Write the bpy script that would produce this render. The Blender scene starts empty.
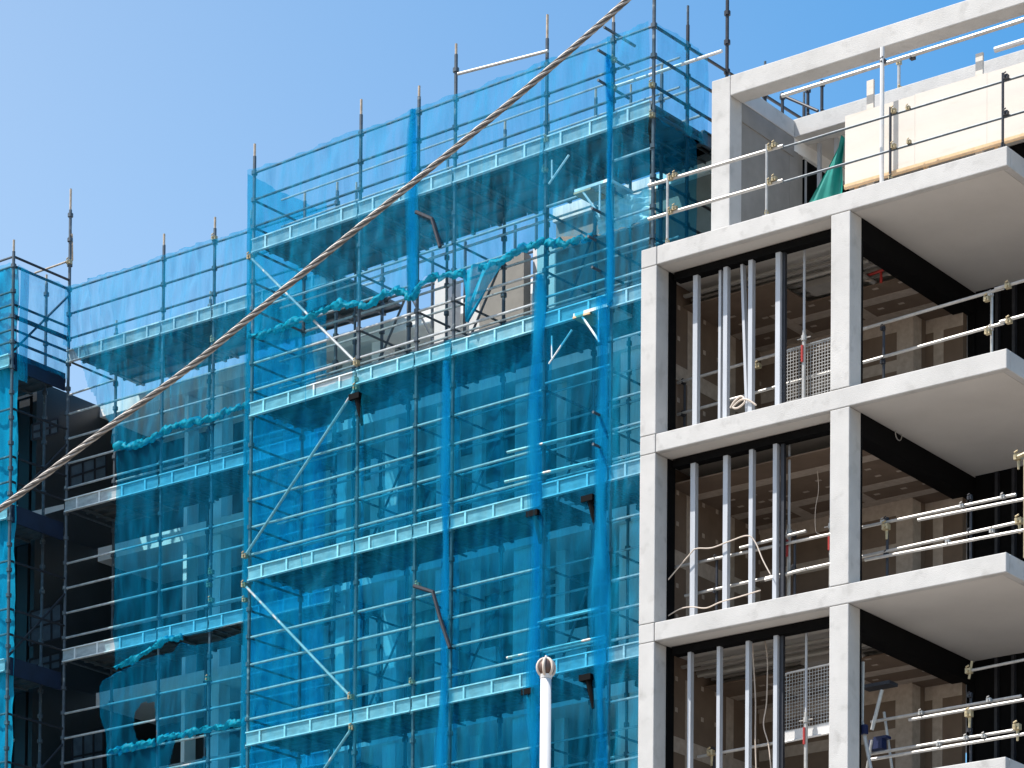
import bpy, bmesh, math, random
from mathutils import Vector, Matrix, noise
random.seed(7)
C = bpy.data.collections.new('scene'); bpy.context.scene.collection.children.link(C)
sc = bpy.context.scene
PI = math.pi
# ------------------------------------------------------------------ camera model (survey of the photograph)
CAMZ = 1.6
G = dict(f=3158.68, p=0.0395, r=0.0083, cy=1412.95)
def cam_axes():
    p, r = G['p'], G['r']
    return (Vector((math.cos(r), -math.sin(p)*math.sin(r), math.cos(p)*math.sin(r))),
            Vector((-math.sin(r), -math.sin(p)*math.cos(r), math.cos(p)*math.cos(r))),
            Vector((0, math.cos(p), math.sin(p))))
AR, AU, AF = cam_axes()
cd = bpy.data.cameras.new('camera'); cam = bpy.data.objects.new('camera', cd); C.objects.link(cam)
cam.matrix_world = Matrix.Translation((0, 0, CAMZ)) @ Matrix((AR, AU, -AF)).transposed().to_4x4()
cd.sensor_width = 36; cd.lens = 36*G['f']/1024; cd.shift_y = (G['cy']-384)/1024
cd.clip_start = .5; cd.clip_end = 5000
sc.camera = cam
# ------------------------------------------------------------------ survey frames: x along the facade, y into depth
FR = {'c': (7.0723, 45.3371, 53.2469), '1': (2.1468, 50.995, 50.7931), '2': (-9.0486, 62.3149, 53.0474)}
def fax(fr):
    x, y, a = FR[fr]; a = math.radians(a)
    return Vector((x, y, CAMZ)), Vector((math.sin(a), -math.cos(a), 0)), Vector((math.cos(a), math.sin(a), 0))
def ray(px, py): return AR*((px-512)/G['f']) + AU*((G['cy']-py)/G['f']) + AF
def onv(fr, v, px, py):
    o, u, p = fax(fr); d = ray(px, py); o0 = o-Vector((0, 0, CAMZ))
    P = d*((o0.dot(p)+v)/d.dot(p))
    return (P-o0).dot(u), P.z
def onu(fr, uu, px, py):
    o, u, p = fax(fr); d = ray(px, py); o0 = o-Vector((0, 0, CAMZ))
    P = d*((o0.dot(u)+uu)/d.dot(u))
    return (P-o0).dot(p), P.z
# ------------------------------------------------------------------ materials
def mat(name, col, rough=.7, metal=0, var=.12, scale=3., bump=.0, bscale=40., spots=None, stretch=(1, 1, 1), spec=.5):
    m = bpy.data.materials.new(name); m.use_nodes = True; nt = m.node_tree; N = nt.nodes; L = nt.links
    b = N['Principled BSDF']; b.inputs['Roughness'].default_value = rough; b.inputs['Metallic'].default_value = metal
    b.inputs['Specular IOR Level'].default_value = spec
    tc = N.new('ShaderNodeTexCoord'); mp = N.new('ShaderNodeMapping'); mp.inputs['Scale'].default_value = stretch
    L.new(tc.outputs['Object'], mp.inputs['Vector'])
    n = N.new('ShaderNodeTexNoise'); n.inputs['Scale'].default_value = scale; n.inputs['Detail'].default_value = 8; n.inputs['Roughness'].default_value = .62
    L.new(mp.outputs['Vector'], n.inputs['Vector'])
    r = N.new('ShaderNodeValToRGB'); e = r.color_ramp.elements
    e[0].position = .3; e[1].position = .7
    e[0].color = tuple(c*(1-var) for c in col)+(1,); e[1].color = tuple(min(1, c*(1+var*.6)) for c in col)+(1,)
    L.new(n.outputs['Fac'], r.inputs['Fac']); out = r.outputs['Color']
    if spots:
        sp, sscale, lo, hi = spots
        n2 = N.new('ShaderNodeTexNoise'); n2.inputs['Scale'].default_value = sscale; n2.inputs['Detail'].default_value = 3
        L.new(mp.outputs['Vector'], n2.inputs['Vector'])
        r2 = N.new('ShaderNodeValToRGB'); r2.color_ramp.elements[0].position = lo; r2.color_ramp.elements[1].position = hi
        L.new(n2.outputs['Fac'], r2.inputs['Fac'])
        mx = N.new('ShaderNodeMix'); mx.data_type = 'RGBA'
        L.new(r2.outputs['Color'], mx.inputs[0]); L.new(out, mx.inputs[6]); mx.inputs[7].default_value = tuple(sp)+(1,)
        out = mx.outputs[2]
    L.new(out, b.inputs['Base Color'])
    if bump:
        n3 = N.new('ShaderNodeTexNoise'); n3.inputs['Scale'].default_value = bscale; n3.inputs['Detail'].default_value = 6
        L.new(tc.outputs['Object'], n3.inputs['Vector'])
        bp = N.new('ShaderNodeBump'); bp.inputs['Strength'].default_value = bump; bp.inputs['Distance'].default_value = .02
        L.new(n3.outputs['Fac'], bp.inputs['Height']); L.new(bp.outputs['Normal'], b.inputs['Normal'])
    return m
def netmat(name, col, op, streak=.2, tint=(1, 1, 1)):
    m = bpy.data.materials.new(name); m.use_nodes = True; nt = m.node_tree; N = nt.nodes; L = nt.links
    N.remove(N['Principled BSDF']); out = N['Material Output']
    tc = N.new('ShaderNodeTexCoord'); mp = N.new('ShaderNodeMapping'); mp.inputs['Scale'].default_value = (3.2, 1.5, .35)
    mp.inputs['Rotation'].default_value = (0, .12, 0)
    L.new(tc.outputs['Object'], mp.inputs['Vector'])
    n = N.new('ShaderNodeTexNoise'); n.inputs['Scale'].default_value = 1.6; n.inputs['Detail'].default_value = 7; n.inputs['Roughness'].default_value = .6
    L.new(mp.outputs['Vector'], n.inputs['Vector'])
    mr = N.new('ShaderNodeMapRange'); mr.inputs['From Min'].default_value = .36; mr.inputs['From Max'].default_value = .66
    mr.inputs['To Min'].default_value = op-streak; mr.inputs['To Max'].default_value = op+streak
    L.new(n.outputs['Fac'], mr.inputs['Value'])
    d = N.new('ShaderNodeBsdfDiffuse'); d.inputs['Color'].default_value = col+(1,)
    t = N.new('ShaderNodeBsdfTranslucent'); t.inputs['Color'].default_value = tuple(c*.9 for c in col)+(1,)
    g = N.new('ShaderNodeBsdfGlossy'); g.inputs['Roughness'].default_value = .45; g.inputs['Color'].default_value = (.6, .85, .95, 1)
    m1 = N.new('ShaderNodeMixShader'); m1.inputs[0].default_value = .42
    L.new(d.outputs[0], m1.inputs[1]); L.new(t.outputs[0], m1.inputs[2])
    m2 = N.new('ShaderNodeMixShader'); m2.inputs[0].default_value = .012
    L.new(m1.outputs[0], m2.inputs[1]); L.new(g.outputs[0], m2.inputs[2])
    tr = N.new('ShaderNodeBsdfTransparent'); tr.inputs['Color'].default_value = tint+(1,)
    m3 = N.new('ShaderNodeMixShader'); L.new(mr.outputs['Result'], m3.inputs[0]); L.new(tr.outputs[0], m3.inputs[1]); L.new(m2.outputs[0], m3.inputs[2])
    L.new(m3.outputs[0], out.inputs['Surface'])
    return m
M = dict(
 concrete=mat('concrete', (.485, .475, .46), .88, var=.13, scale=1.3, bump=.3, bscale=60, spots=((.37, .36, .345), 4., .56, .76)),
 soffit=mat('painted_soffit', (.56, .535, .50), .85, var=.06, scale=1.2, bump=.1),
 render=mat('grey_render', (.25, .235, .215), .9, var=.15, scale=2.5, bump=.2),
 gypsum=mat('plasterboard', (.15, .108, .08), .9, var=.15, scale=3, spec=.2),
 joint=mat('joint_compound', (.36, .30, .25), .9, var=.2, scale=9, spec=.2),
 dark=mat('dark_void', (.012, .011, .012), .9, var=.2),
 membrane_and_shade=mat('black_membrane_and_shade', (.0035, .0035, .004), .8, var=.3, scale=6, spec=.1),  # membrane parts, and walls whose black stands in for shade
 stud=mat('galvanised_stud', (.43, .45, .485), .5, .1, var=.12, scale=14, stretch=(1, 1, .15)),
 galv=mat('galvanised_tube', (.42, .41, .39), .42, .35, var=.22, scale=11),
 darksteel=mat('dark_steel', (.028, .03, .038), .5, .3, var=.3, scale=9),
 scaf=mat('scaffold_steel', (.085, .105, .125), .5, .35, var=.35, scale=8, spots=((.26, .28, .28), 6., .60, .72)),
 ledg=mat('ledger_steel', (.40, .43, .44), .45, .25, var=.3, scale=8),
 rust=mat('weathered_spigot', (.42, .34, .26), .7, .1, var=.3, scale=12),
 coupler=mat('gold_coupler', (.40, .33, .20), .45, .35, var=.3, scale=25),
 alu=mat('aluminium_deck', (.72, .76, .76), .45, .2, var=.2, scale=7, stretch=(1, 1, 3)),
 plank=mat('deck_underside', (.10, .115, .125), .6, .3, var=.3, scale=4),
 ply=mat('plywood', (.60, .55, .49), .8, var=.06, scale=2.2, bump=.05, stretch=(.4, 1, 2), spots=((.53, .46, .38), 3., .62, .8)),
 timber=mat('timber', (.62, .42, .24), .8, var=.2, scale=9),
 tarp=mat('green_tarp', (.0, .20, .16), .45, var=.25, scale=3, bump=.3, bscale=8),
 poly=mat('pale_polythene', (.55, .72, .74), .35, var=.2, scale=3, bump=.3, bscale=9),
 white=mat('white_paint', (.62, .61, .60), .5, var=.06, scale=8),
 bwhite=mat('pale_render', (.80, .80, .78), .85, var=.10, scale=1.5),
 bshade=mat('shaded_block_wall', (.028, .036, .042), .9, var=.15, scale=1.2),  # near-black base puts the shade behind the nets into the wall colour
 wing_shade=mat('wing_shade_dark', (.02, .025, .03), .4, var=.3, scale=1),  # shade of the left wing put into its base colour
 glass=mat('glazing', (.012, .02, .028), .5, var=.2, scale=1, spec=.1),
 red=mat('red_band', (.36, .03, .025), .5, var=.1),
 blue=mat('blue_plastic', (.008, .015, .06), .4, var=.2),
 rope_a=mat('wire_strand_pale', (.33, .305, .28), .5, .2, var=.35, scale=30),
 rope_b=mat('wire_strand_dark', (.09, .08, .072), .6, .2, var=.3, scale=30),
 bronze=mat('bronze', (.11, .065, .05), .45, .3, var=.3, scale=20),
 cable=mat('pale_cable', (.55, .47, .40), .6, var=.1),
 ground=mat('ground_gravel', (.30, .25, .20), .95, var=.2, scale=.6, bump=.3),
 asphalt=mat('asphalt', (.05, .05, .052), .9, var=.2, scale=4),
 web=mat('deck_channel_web', (.34, .39, .41), .5, .2, var=.3, scale=5, stretch=(1, 1, 3)),
 navy=mat('navy_board', (.006, .014, .04), .6, var=.3, scale=4),
 net=netmat('debris_netting', (.006, .34, .60), .28, .20, (.70, .93, 1)),
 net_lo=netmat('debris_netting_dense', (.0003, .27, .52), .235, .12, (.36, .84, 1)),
 net_fold=netmat('debris_netting_folded', (.005, .37, .61), .50, .16, (.6, .9, 1)),
 net_roll=netmat('debris_netting_bunched', (.006, .36, .50), .72, .20, (.6, .88, 1)),
 sheet=netmat('dense_sheeting', (.01, .38, .60), .90, .09),
 net_thin=netmat('debris_netting_thin', (.006, .36, .58), .12, .10, (.60, .93, 1)),
 pane=mat('dusty_pane', (.09, .13, .17), .4, var=.3, scale=4, spec=.3),
)
# ------------------------------------------------------------------ mesh helpers
class MB:
    def __init__(s): s.v = []; s.f = []; s.smooth = False; s.marks = []
    def mark(s): s.marks.append((len(s.v), len(s.f))); return s
    def pieces(s):
        out = []; ends = s.marks[1:]+[(len(s.v), len(s.f))]
        for (v0, f0), (v1, f1) in zip(s.marks, ends):
            q = MB(); q.smooth = s.smooth; q.v = s.v[v0:v1]; q.f = [tuple(i-v0 for i in f) for f in s.f[f0:f1]]; out.append(q)
        return out
    def quad(s, *ps):
        n = len(s.v); s.v += [tuple(p) for p in ps]; s.f.append(tuple(range(n, n+len(ps)))); return s
    def box(s, x0, x1, y0, y1, z0, z1, M4=None):
        if x0 > x1: x0, x1 = x1, x0
        if y0 > y1: y0, y1 = y1, y0
        if z0 > z1: z0, z1 = z1, z0
        n = len(s.v)
        vs = [(x0, y0, z0), (x1, y0, z0), (x1, y1, z0), (x0, y1, z0), (x0, y0, z1), (x1, y0, z1), (x1, y1, z1), (x0, y1, z1)]
        if M4 is not None: vs = [tuple(M4 @ Vector(q)) for q in vs]
        s.v += vs
        s.f += [tuple(n+i for i in q) for q in ((0, 3, 2, 1), (4, 5, 6, 7), (0, 1, 5, 4), (1, 2, 6, 5), (2, 3, 7, 6), (3, 0, 4, 7))]
        return s
    def tube(s, a, b, r, n=8, r2=None, cap=True):
        a = Vector(a); b = Vector(b); d = (b-a).normalized()
        x = d.orthogonal().normalized(); y = d.cross(x); k = len(s.v); r2 = r if r2 is None else r2
        for P, R in ((a, r), (b, r2)):
            for i in range(n):
                t = 2*PI*i/n; s.v.append(tuple(P+x*math.cos(t)*R+y*math.sin(t)*R))
        for i in range(n): j = (i+1) % n; s.f.append((k+i, k+j, k+n+j, k+n+i))
        if cap: s.f.append(tuple(k+i for i in reversed(range(n)))); s.f.append(tuple(k+n+i for i in range(n)))
        return s
    def path(s, pts, r, n=6):
        pts = [Vector(p) for p in pts]; k0 = len(s.v); m = len(pts); x = None
        for i, P in enumerate(pts):
            d = (pts[min(i+1, m-1)]-pts[max(i-1, 0)]).normalized()
            if x is None: x = d.orthogonal().normalized()
            x = (x-d*x.dot(d)).normalized(); y = d.cross(x); R = r[i] if isinstance(r, (list, tuple)) else r
            for q in range(n):
                t = 2*PI*q/n; s.v.append(tuple(P+x*math.cos(t)*R+y*math.sin(t)*R))
        for i in range(m-1):
            for q in range(n):
                j = (q+1) % n; a = k0+i*n; s.f.append((a+q, a+j, a+n+j, a+n+q))
        s.f.append(tuple(k0+i for i in reversed(range(n)))); s.f.append(tuple(k0+(m-1)*n+i for i in range(n)))
        return s
    def obj(s, name, m, parent=None, off=(0, 0, 0), bevel=0, smooth=None):
        me = bpy.data.meshes.new(name); o3 = Vector(off)
        me.from_pydata([tuple(Vector(q)-o3) for q in s.v], [], s.f); me.update()
        me.materials.append(M[m] if isinstance(m, str) else m)
        if smooth if smooth is not None else s.smooth:
            for p in me.polygons: p.use_smooth = True
        o = bpy.data.objects.new(name, me); C.objects.link(o)
        if parent is not None: o.parent = parent
        if bevel:
            b = o.modifiers.new('bevel', 'BEVEL'); b.width = bevel; b.segments = 2; b.limit_method = 'ANGLE'
        return o
def tag(o, label, cat, group=None, kind=None):
    if label: o['label'] = label
    if cat: o['category'] = cat
    if group: o['group'] = group
    if kind: o['kind'] = kind
    return o
class T:
    """a thing: an Empty at its base; parts are given in survey-frame coordinates"""
    def __init__(s, name, label, cat, fr, base, group=None):
        s.fr = fr; s.off = Vector(base)
        o, u, p = fax(fr) if fr else (Vector((0, 0, CAMZ)), Vector((1, 0, 0)), Vector((0, 1, 0)))
        e = bpy.data.objects.new(name, None); e.empty_display_size = .3; C.objects.link(e)
        e.location = o+u*s.off.x+p*s.off.y+Vector((0, 0, s.off.z))
        e.rotation_euler = (0, 0, math.atan2(u.y, u.x)); s.e = e; tag(e, label, cat, group)
    def part(s, mb, name, m, parent=None, bevel=0, smooth=None, kind=None, label=None):
        if len(mb.marks) > 1:
            for q in mb.pieces(): o = s.part(q, name, m, parent, bevel, smooth, kind, label)
            return o
        o = mb.obj(name, m, parent if parent is not None else s.e, s.off if True else (0, 0, 0), bevel, smooth)
        if kind: o['kind'] = kind
        if label: o['label'] = label
        return o
def solo(mb, name, m, label, cat, fr, base, group=None, smooth=None, bevel=0):
    o, u, p = fax(fr) if fr else (Vector((0, 0, CAMZ)), Vector((1, 0, 0)), Vector((0, 1, 0)))
    b = Vector(base); ob = mb.obj(name, m, None, b, bevel, smooth)
    ob.location = o+u*b.x+p*b.y+Vector((0, 0, b.z)); ob.rotation_euler = (0, 0, math.atan2(u.y, u.x))
    return tag(ob, label, cat, group)
GZ = -CAMZ     # ground height in frame coordinates
# ================================================================== ground
g = MB().quad((-1500, -800, 0), (1500, -800, 0), (1500, 2500, 0), (-1500, 2500, 0)).obj('ground', 'ground'); tag(g, None, None, kind='structure')
o, u, p = fax('c')
rd = MB(); rd.box(-90, 60, -14, -5, GZ+.003, GZ+.004)
r_ = rd.obj('road', 'asphalt'); r_.location = o; r_.rotation_euler = (0, 0, math.atan2(u.y, u.x)); tag(r_, None, None, kind='structure')
pv = MB(); pv.box(-90, 60, -5, -2.2, GZ+.004, GZ+.13)
r_ = pv.obj('pavement', 'concrete'); r_.location = o; r_.rotation_euler = (0, 0, math.atan2(u.y, u.x)); tag(r_, None, None, kind='structure')
# ================================================================== concrete apartment building (frame c)
H = 20.367; ST = 3.0; TH = .295; A = -6.466; B1 = -6.17; CL = -2.98; CR = -2.646; W = .345
b = T('concrete_building', 'unfinished pale concrete apartment block with open bays and jutting balcony slabs', 'building', 'c', (A, 0, GZ))
GAP = .006
levels = [H-ST*k for k in range(7)]
BD = 3.9      # balcony depth
for k, h in enumerate(levels):
    z1, z0 = h, h-TH
    # corner block, edge beam, slab behind
    b.part(MB().box(A, B1-GAP, 0, W, z0, z1), 'corner_block', 'concrete', bevel=.012)
    b.part(MB().box(B1+GAP, 0, 0, .12, z0, z1), 'slab_edge', 'concrete', bevel=.014)
    s = MB(); s.box(B1, -.12, .122, BD, z0+.004, z1-.006); s.box(A+.01, CR, BD+.002, 9, z0+.012, z1-.01)
    s.box(A+.01, B1-.001, W+.004, BD, z0+.004, z1-.006)
    b.part(s, 'floor_slab', 'soffit'); b.part(MB().box(-.118, 0, .122, BD, z0, z1), 'slab_edge', 'concrete', bevel=.012)
    # columns under this slab
    zb = (levels[k+1] if k < 6 else GZ)
    b.part(MB().box(A, B1, 0, W, zb+GAP, z0-GAP), 'column', 'concrete', bevel=.012)
    b.part(MB().box(CL, CR, 0, W, zb+GAP, z0-GAP), 'column', 'concrete', bevel=.012)
    b.part(MB().box(A+.02, B1-.02, .02, W-.02, z0-.02, zb+.02), 'column_core', 'dark') if False else None
    if k == 6: continue
    c0 = z0-.33         # dropped ceiling height
    # head beam of the side opening and the void above the ceiling
    b.part(MB().box(CR-.30, CR+.0, W+.02, BD, c0-.02, z0-.004), 'head_beam', 'membrane_and_shade')
    b.part(MB().box(CR-.03, CR-.0, W+.003, W+.05, zb+.01, c0-.02), 'jamb_flashing', 'membrane_and_shade')
    b.part(MB().box(B1+.05, CL-.02, .42, .60, z0-.13, z0-.006), 'head_channel', 'membrane_and_shade')
    b.part(MB().box(B1-.02, B1+.015, W+.004, W+.2, zb+.01, z0-.01), 'jamb_flashing', 'membrane_and_shade')
    # side wall beyond the opening and recessed wall under the balcony, coloured black in place of deep shade
    b.part(MB().box(CR-.12, CR, BD+.005, 9, zb+.005, z0-.005), 'side_wall', 'membrane_and_shade')
    b.part(MB().box(CR, 3.0, BD+.05, BD+.2, zb+.005, z0+.1), 'recess_wall', 'membrane_and_shade')
    q = MB()
    for uu in (-2.25, -1.95, -.9, -.6): q.mark().box(uu, uu+.05, BD-.04, BD+.045, zb+.01, z0-.01)
    b.part(q, 'wall_batten', 'darksteel')
    # room: left wall, back wall, ceiling
    BV = 4.6
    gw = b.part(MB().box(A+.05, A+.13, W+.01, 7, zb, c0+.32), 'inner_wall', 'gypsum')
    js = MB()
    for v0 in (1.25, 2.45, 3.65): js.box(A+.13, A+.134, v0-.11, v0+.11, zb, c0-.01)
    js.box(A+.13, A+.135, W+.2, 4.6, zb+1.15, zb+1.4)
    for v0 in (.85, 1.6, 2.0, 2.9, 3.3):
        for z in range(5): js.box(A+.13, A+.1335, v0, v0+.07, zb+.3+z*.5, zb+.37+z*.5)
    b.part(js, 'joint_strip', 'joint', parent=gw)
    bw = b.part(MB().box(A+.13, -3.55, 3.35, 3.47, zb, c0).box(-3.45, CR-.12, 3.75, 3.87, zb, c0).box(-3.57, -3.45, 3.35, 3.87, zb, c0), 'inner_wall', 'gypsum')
    js = MB()
    for (x0, x1) in ((A+.13, -3.45),): js.box(x0, x1, 3.343, 3.35, c0-.24, c0-.0)
    js.box(-3.75, -3.45, 3.341, 3.35, zb, c0-.02); js.box(-3.45, -3.443, 3.35, 3.6, zb, c0-.02)
    js.box(-3.443, CR-.12, 3.743, 3.75, c0-.22, c0); js.box(-3.3, -3.12, 3.741, 3.75, zb, c0-.02)
    js.box(A+.13, -3.75, 3.344, 3.35, zb+1.5, zb+1.68); js.box(-5.0, -4.8, 3.342, 3.35, zb, c0-.02)
    b.part(js, 'joint_strip', 'joint', parent=bw)
    ce = MB()
    if k == 0:
        ce.box(A+.13, -4.6, 1.0, 3.34, c0, c0+.02); ce.box(-4.6, CR-.3, 2.0, 3.74, c0, c0+.02)
    elif k == 2: ce.box(A+.13, CR-.3, 1.7, 3.74, c0, c0+.02)
    else: ce.box(A+.13, CR-.3, .62, 3.74, c0, c0+.02)
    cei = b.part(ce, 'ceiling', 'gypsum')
    js = MB()
    for v0 in (1.35, 2.55): 
        if not (k == 2 and v0 < 2) and not (k == 0 and v0 < 2): js.box(A+.14, CR-.32, v0-.12, v0+.12, c0-.005, c0)
    js.box(A+.14, CR-.32, 3.14, 3.34, c0-.005, c0)
    for uu in (-5.3, -4.1): js.box(uu-.1, uu+.1, 2.1, 3.3, c0-.006, c0)
    random.seed(k)
    for uu in [A+.5+.42*i for i in range(8)]:
        for vv in (1.75, 2.1, 2.85):
            if random.random() < .85: 
                a1 = uu+random.uniform(-.05, .05); js.box(a1, a1+.10, vv, vv+.06, c0-.004, c0)
    b.part(js, 'joint_strip', 'joint', parent=cei)
    if k in (0, 2):      # services visible where the ceiling is missing
        q = MB()
        for i in range(6): q.box(A+.2, CR-.35, .9+i*.22, .97+i*.22, c0+.12, c0+.16)
        q.tube((A+.3, 1.25, c0+.06), (CR-.4, 1.25, c0+.06), .03); q.tube((-3.4, 1.0, c0+.05), (-3.4, 2.2, c0+.05), .04)
        q.box(-4.4, -3.9, 1.5, 1.9, c0+.02, c0+.11)
        b.part(q, 'ceiling_grid', 'render')
        q = MB().tube((-3.9, 1.9, c0+.1), (CR-.35, 1.75, c0+.1), .022).tube((-3.15, 1.8, c0+.1), (-3.15, 1.8, c0-.08), .022)
        if k == 0: b.part(q, 'sprinkler_pipe', 'red')
# steel studs in the open bays (pixel survey of their tops/bottoms)
def studs(k, xs):
    z1 = H-ST*k-TH; z0 = H-ST*(k+1)
    for it in xs:
        x, w = it[0], it[1]; lean = it[2] if len(it) > 2 else 0; vv = it[3] if len(it) > 3 else .44
        uu = onv('c', vv, x, 340+190*k)[0]
        s = MB(); M4 = Matrix.Translation((uu, vv, 0)) @ Matrix.Shear('XY', 4, (0, 0)) 
        n = len(s.v)
        # C-section: web + two flanges + lips
        def sb(x0, x1, y0, y1):
            i0 = len(s.v); s.box(x0, x1, y0, y1, z0+.003, z1-.003)
            for j in range(i0, len(s.v)):
                q = s.v[j]; t = (q[2]-z0)/(z1-z0); s.v[j] = (q[0]+uu-lean*(t-.5), q[1]+vv, q[2])
        sb(-w/2, w/2, 0, .004); sb(w/2-.003, w/2, .0045, .09); sb(-w/2, -w/2+.003, .0045, .09); sb(w/2-.015, w/2-.0035, .086, .09)
        b.part(s, 'stud', 'stud')
studs(0, [(695, .085), (719.5, .045, 0, .5), (725, .075), (744, .045, .12, .5), (750, .075), (777.5, .085)])
studs(1, [(692.5, .09), (725, .085), (750.5, .07), (774.5, .07)])
studs(2, [(688.8, .06), (718, .06), (747, .065), (775, .07)])
studs(3, [(688, .06), (718, .06), (748, .065), (775, .07)])
for k in range(4):
    z1 = H-ST*k-TH; z0 = H-ST*(k+1); uu = onv('c', .5, 783, 300)[0]
    b.part(MB().box(uu-.03, uu+.035, .50, .56, z0+.004, z1-.004), 'stud', 'darksteel')
# ------ roof terrace storey, set back two metres
RT = 23.85; pv0 = 2.0
b.part(MB().box(A, A+.36, pv0, pv0+.36, H+.004, RT), 'column', 'concrete', bevel=.012)
b.part(MB().box(A+.364, 3.2, pv0, pv0+.36, RT-.332, RT), 'roof_beam', 'concrete', bevel=.014)
b.part(MB().box(A, A+.36, pv0+.364, 4.0, RT-.30, RT-.01), 'roof_beam', 'concrete', bevel=.012)
b.part(MB().box(2.8, 3.16, pv0, pv0+.36, H-.2, RT-.34), 'column', 'concrete')
b.part(MB().box(A, 3.2, 4.004, 4.4, RT-.29, RT+.02), 'roof_beam', 'concrete', bevel=.012)
b.part(MB().box(A, 3.2, 4.404, 9, RT-.29, RT), 'roof_slab', 'soffit')
b.part(MB().box(A+.03, A+.33, pv0+.364, 4.3, H+.004, RT-.31), 'terrace_wall', 'render')
b.part(MB().box(A+.331, A+.35, pv0+.37, 4.0, RT-.62, RT-.31), 'wall_head', 'render')
b.part(MB().box(A+.3, 3.0, 6.4, 6.5, H, RT-.30), 'inner_wall', 'membrane_and_shade')  # this and the side wall are black in place of the room's shade
b.part(MB().box(A, A+.3, 4.4, 9, H, RT-.30), 'side_wall', 'membrane_and_shade')
for x in (803, 818, 835):
    uu = onv('c', 4.4, x, 150)[0]; b.part(MB().box(uu-.03, uu+.03, 4.42, 4.48, H+.004, RT-.292), 'stud', 'stud')
# ================================================================== hoarding on the terrace
uL, zt = onv('c', .5, 845, 116); zb_ = H+.36
hd = T('plywood_hoarding', 'long pale plywood hoarding standing on the roof terrace behind the tube guardrail', 'hoarding', 'c', (uL, .5, H))
x = uL
for i in range(5):
    x1 = x+(1.22 if i < 4 else 1.9); hd.part(MB().box(x+.003, x1, .5, .52, zb_, zt+(.004 if i % 2 else -.004)), 'panel', 'ply'); x = x1
uR = x
hd.part(MB().box(uL, uR, .478, .52, zb_-.07, zb_-.004), 'bottom_rail', 'timber')
hd.part(MB().box(uL, uR, .522, .56, zt-.16, zt-.03), 'top_rail', 'timber')
for px, py in ((870, 80), (979, 53)):
    uu, zz = onv('c', .56, px, py); hd.part(MB().box(uu-.06, uu+.06, .562, .60, H+.003, zz), 'post', 'ply')
for uu in (-2.9, -1.7, -.5, .7, 1.9): hd.part(MB().box(uu-.03, uu+.03, .605, .66, H+.003, zt-.2), 'post', 'timber')
# pale board edge and chimney-like upstand on the roof behind
tp = MB(); N_ = 14
for i in range(N_+1):
    for j in range(N_+1):
        s_ = i/N_; t_ = j/N_
        u0, z0_ = onv('c', 1.6, 806+6*s_, 202-4*s_)
        uT, zT = onv('c', 1.6, 843, 137); uB, zB = onv('c', 1.6, 843, 192)
        uLft, zLft = onv('c', 1.6, 776, 205)
        # triangle: fan from the top right corner down to the base line
        bx = uLft+(uB-uLft)*s_; 
        px_ = uT+(bx-uT)*t_; pz = zT+(H+.02-zT)*t_
        tp.v.append((px_+.012*math.sin(9*t_+3*s_), 1.6+.05*math.sin(8*s_+3*t_)+.03*math.sin(17*s_), pz))
for i in range(N_):
    for j in range(N_): a = i*(N_+1)+j; tp.f.append((a, a+1, a+N_+2, a+N_+1))
solo(tp, 'green_tarpaulin', 'tarp', 'dark green tarpaulin hanging at the left end of the plywood hoarding', 'tarpaulin', 'c', (-4, 1.6, H), smooth=True)
# ================================================================== tube guardrails
def coupler(mb, P, r=.04):
    r *= .78
    x, y, z = P; mb.mark(); mb.box(x-r*1.2, x+r*1.2, y-r*1.1, y+r*1.1, z-r, z+r); mb.tube((x, y-r*1.9, z-r*.3), (x, y+r*1.6, z+r*.5), r*.45, 6)
    mb.tube((x-r*.6, y-r*1.5, z+r*1.2), (x+r*.8, y-r*1.6, z+r*1.7), r*.35, 5)
def railpx(t, v, a, bb, r=.024, name='rail', m='galv', dark=False):
    ua, za = onv('c', v, *a); ub, zb2 = onv('c', v, *bb)
    return t.part(MB().tube((ua, v, za), (ub, v, zb2), r), name, m, smooth=False)
# terrace
t = T('guardrail', 'two-tube guardrail with gold couplers running along the roof terrace edge', 'guardrail', 'c', (-3, .1, H))
za = onv('c', .1, 668, 182)[1]; z2 = za-.535
for z in (H+1.06, H+.52):
    t.part(MB().tube((-6.4, .1, z), (-3.9, .1, z-.01), .028), 'rail', 'galv')
    t.part(MB().tube((-3.95, .115, z-.03), (2.0, .115, z-.03), .019), 'rail', 'scaf')
for px in (668, 767, 890.5, 1003):
    uu = onv('c', .06, px, 180)[0]
    po = t.part(MB().tube((uu, .05, H-.0), (uu, .05, H+1.12), .021).box(uu-.06, uu+.06, .02, .12, H+.001, H+.012), 'post', 'galv' if px < 800 else 'darksteel')
    c_ = MB(); 
    for z in (H+1.06, H+.52): coupler(c_, (uu+.04, .07, z))
    if px < 800: coupler(c_, (uu+.12, .08, H+.56)); coupler(c_, (uu+.12, .08, H+1.09))
    coupler(c_, (uu, .06, H+.05), .028)
    t.part(c_, 'coupler', 'coupler' if px < 900 else 'darksteel', parent=po)
q = MB()
for px, py in ((908, 108), (909, 142)):
    uu, zz = onv('c', .09, px, py); coupler(q, (uu, .09, zz), .032)
t.part(q, 'coupler', 'coupler')
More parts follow.
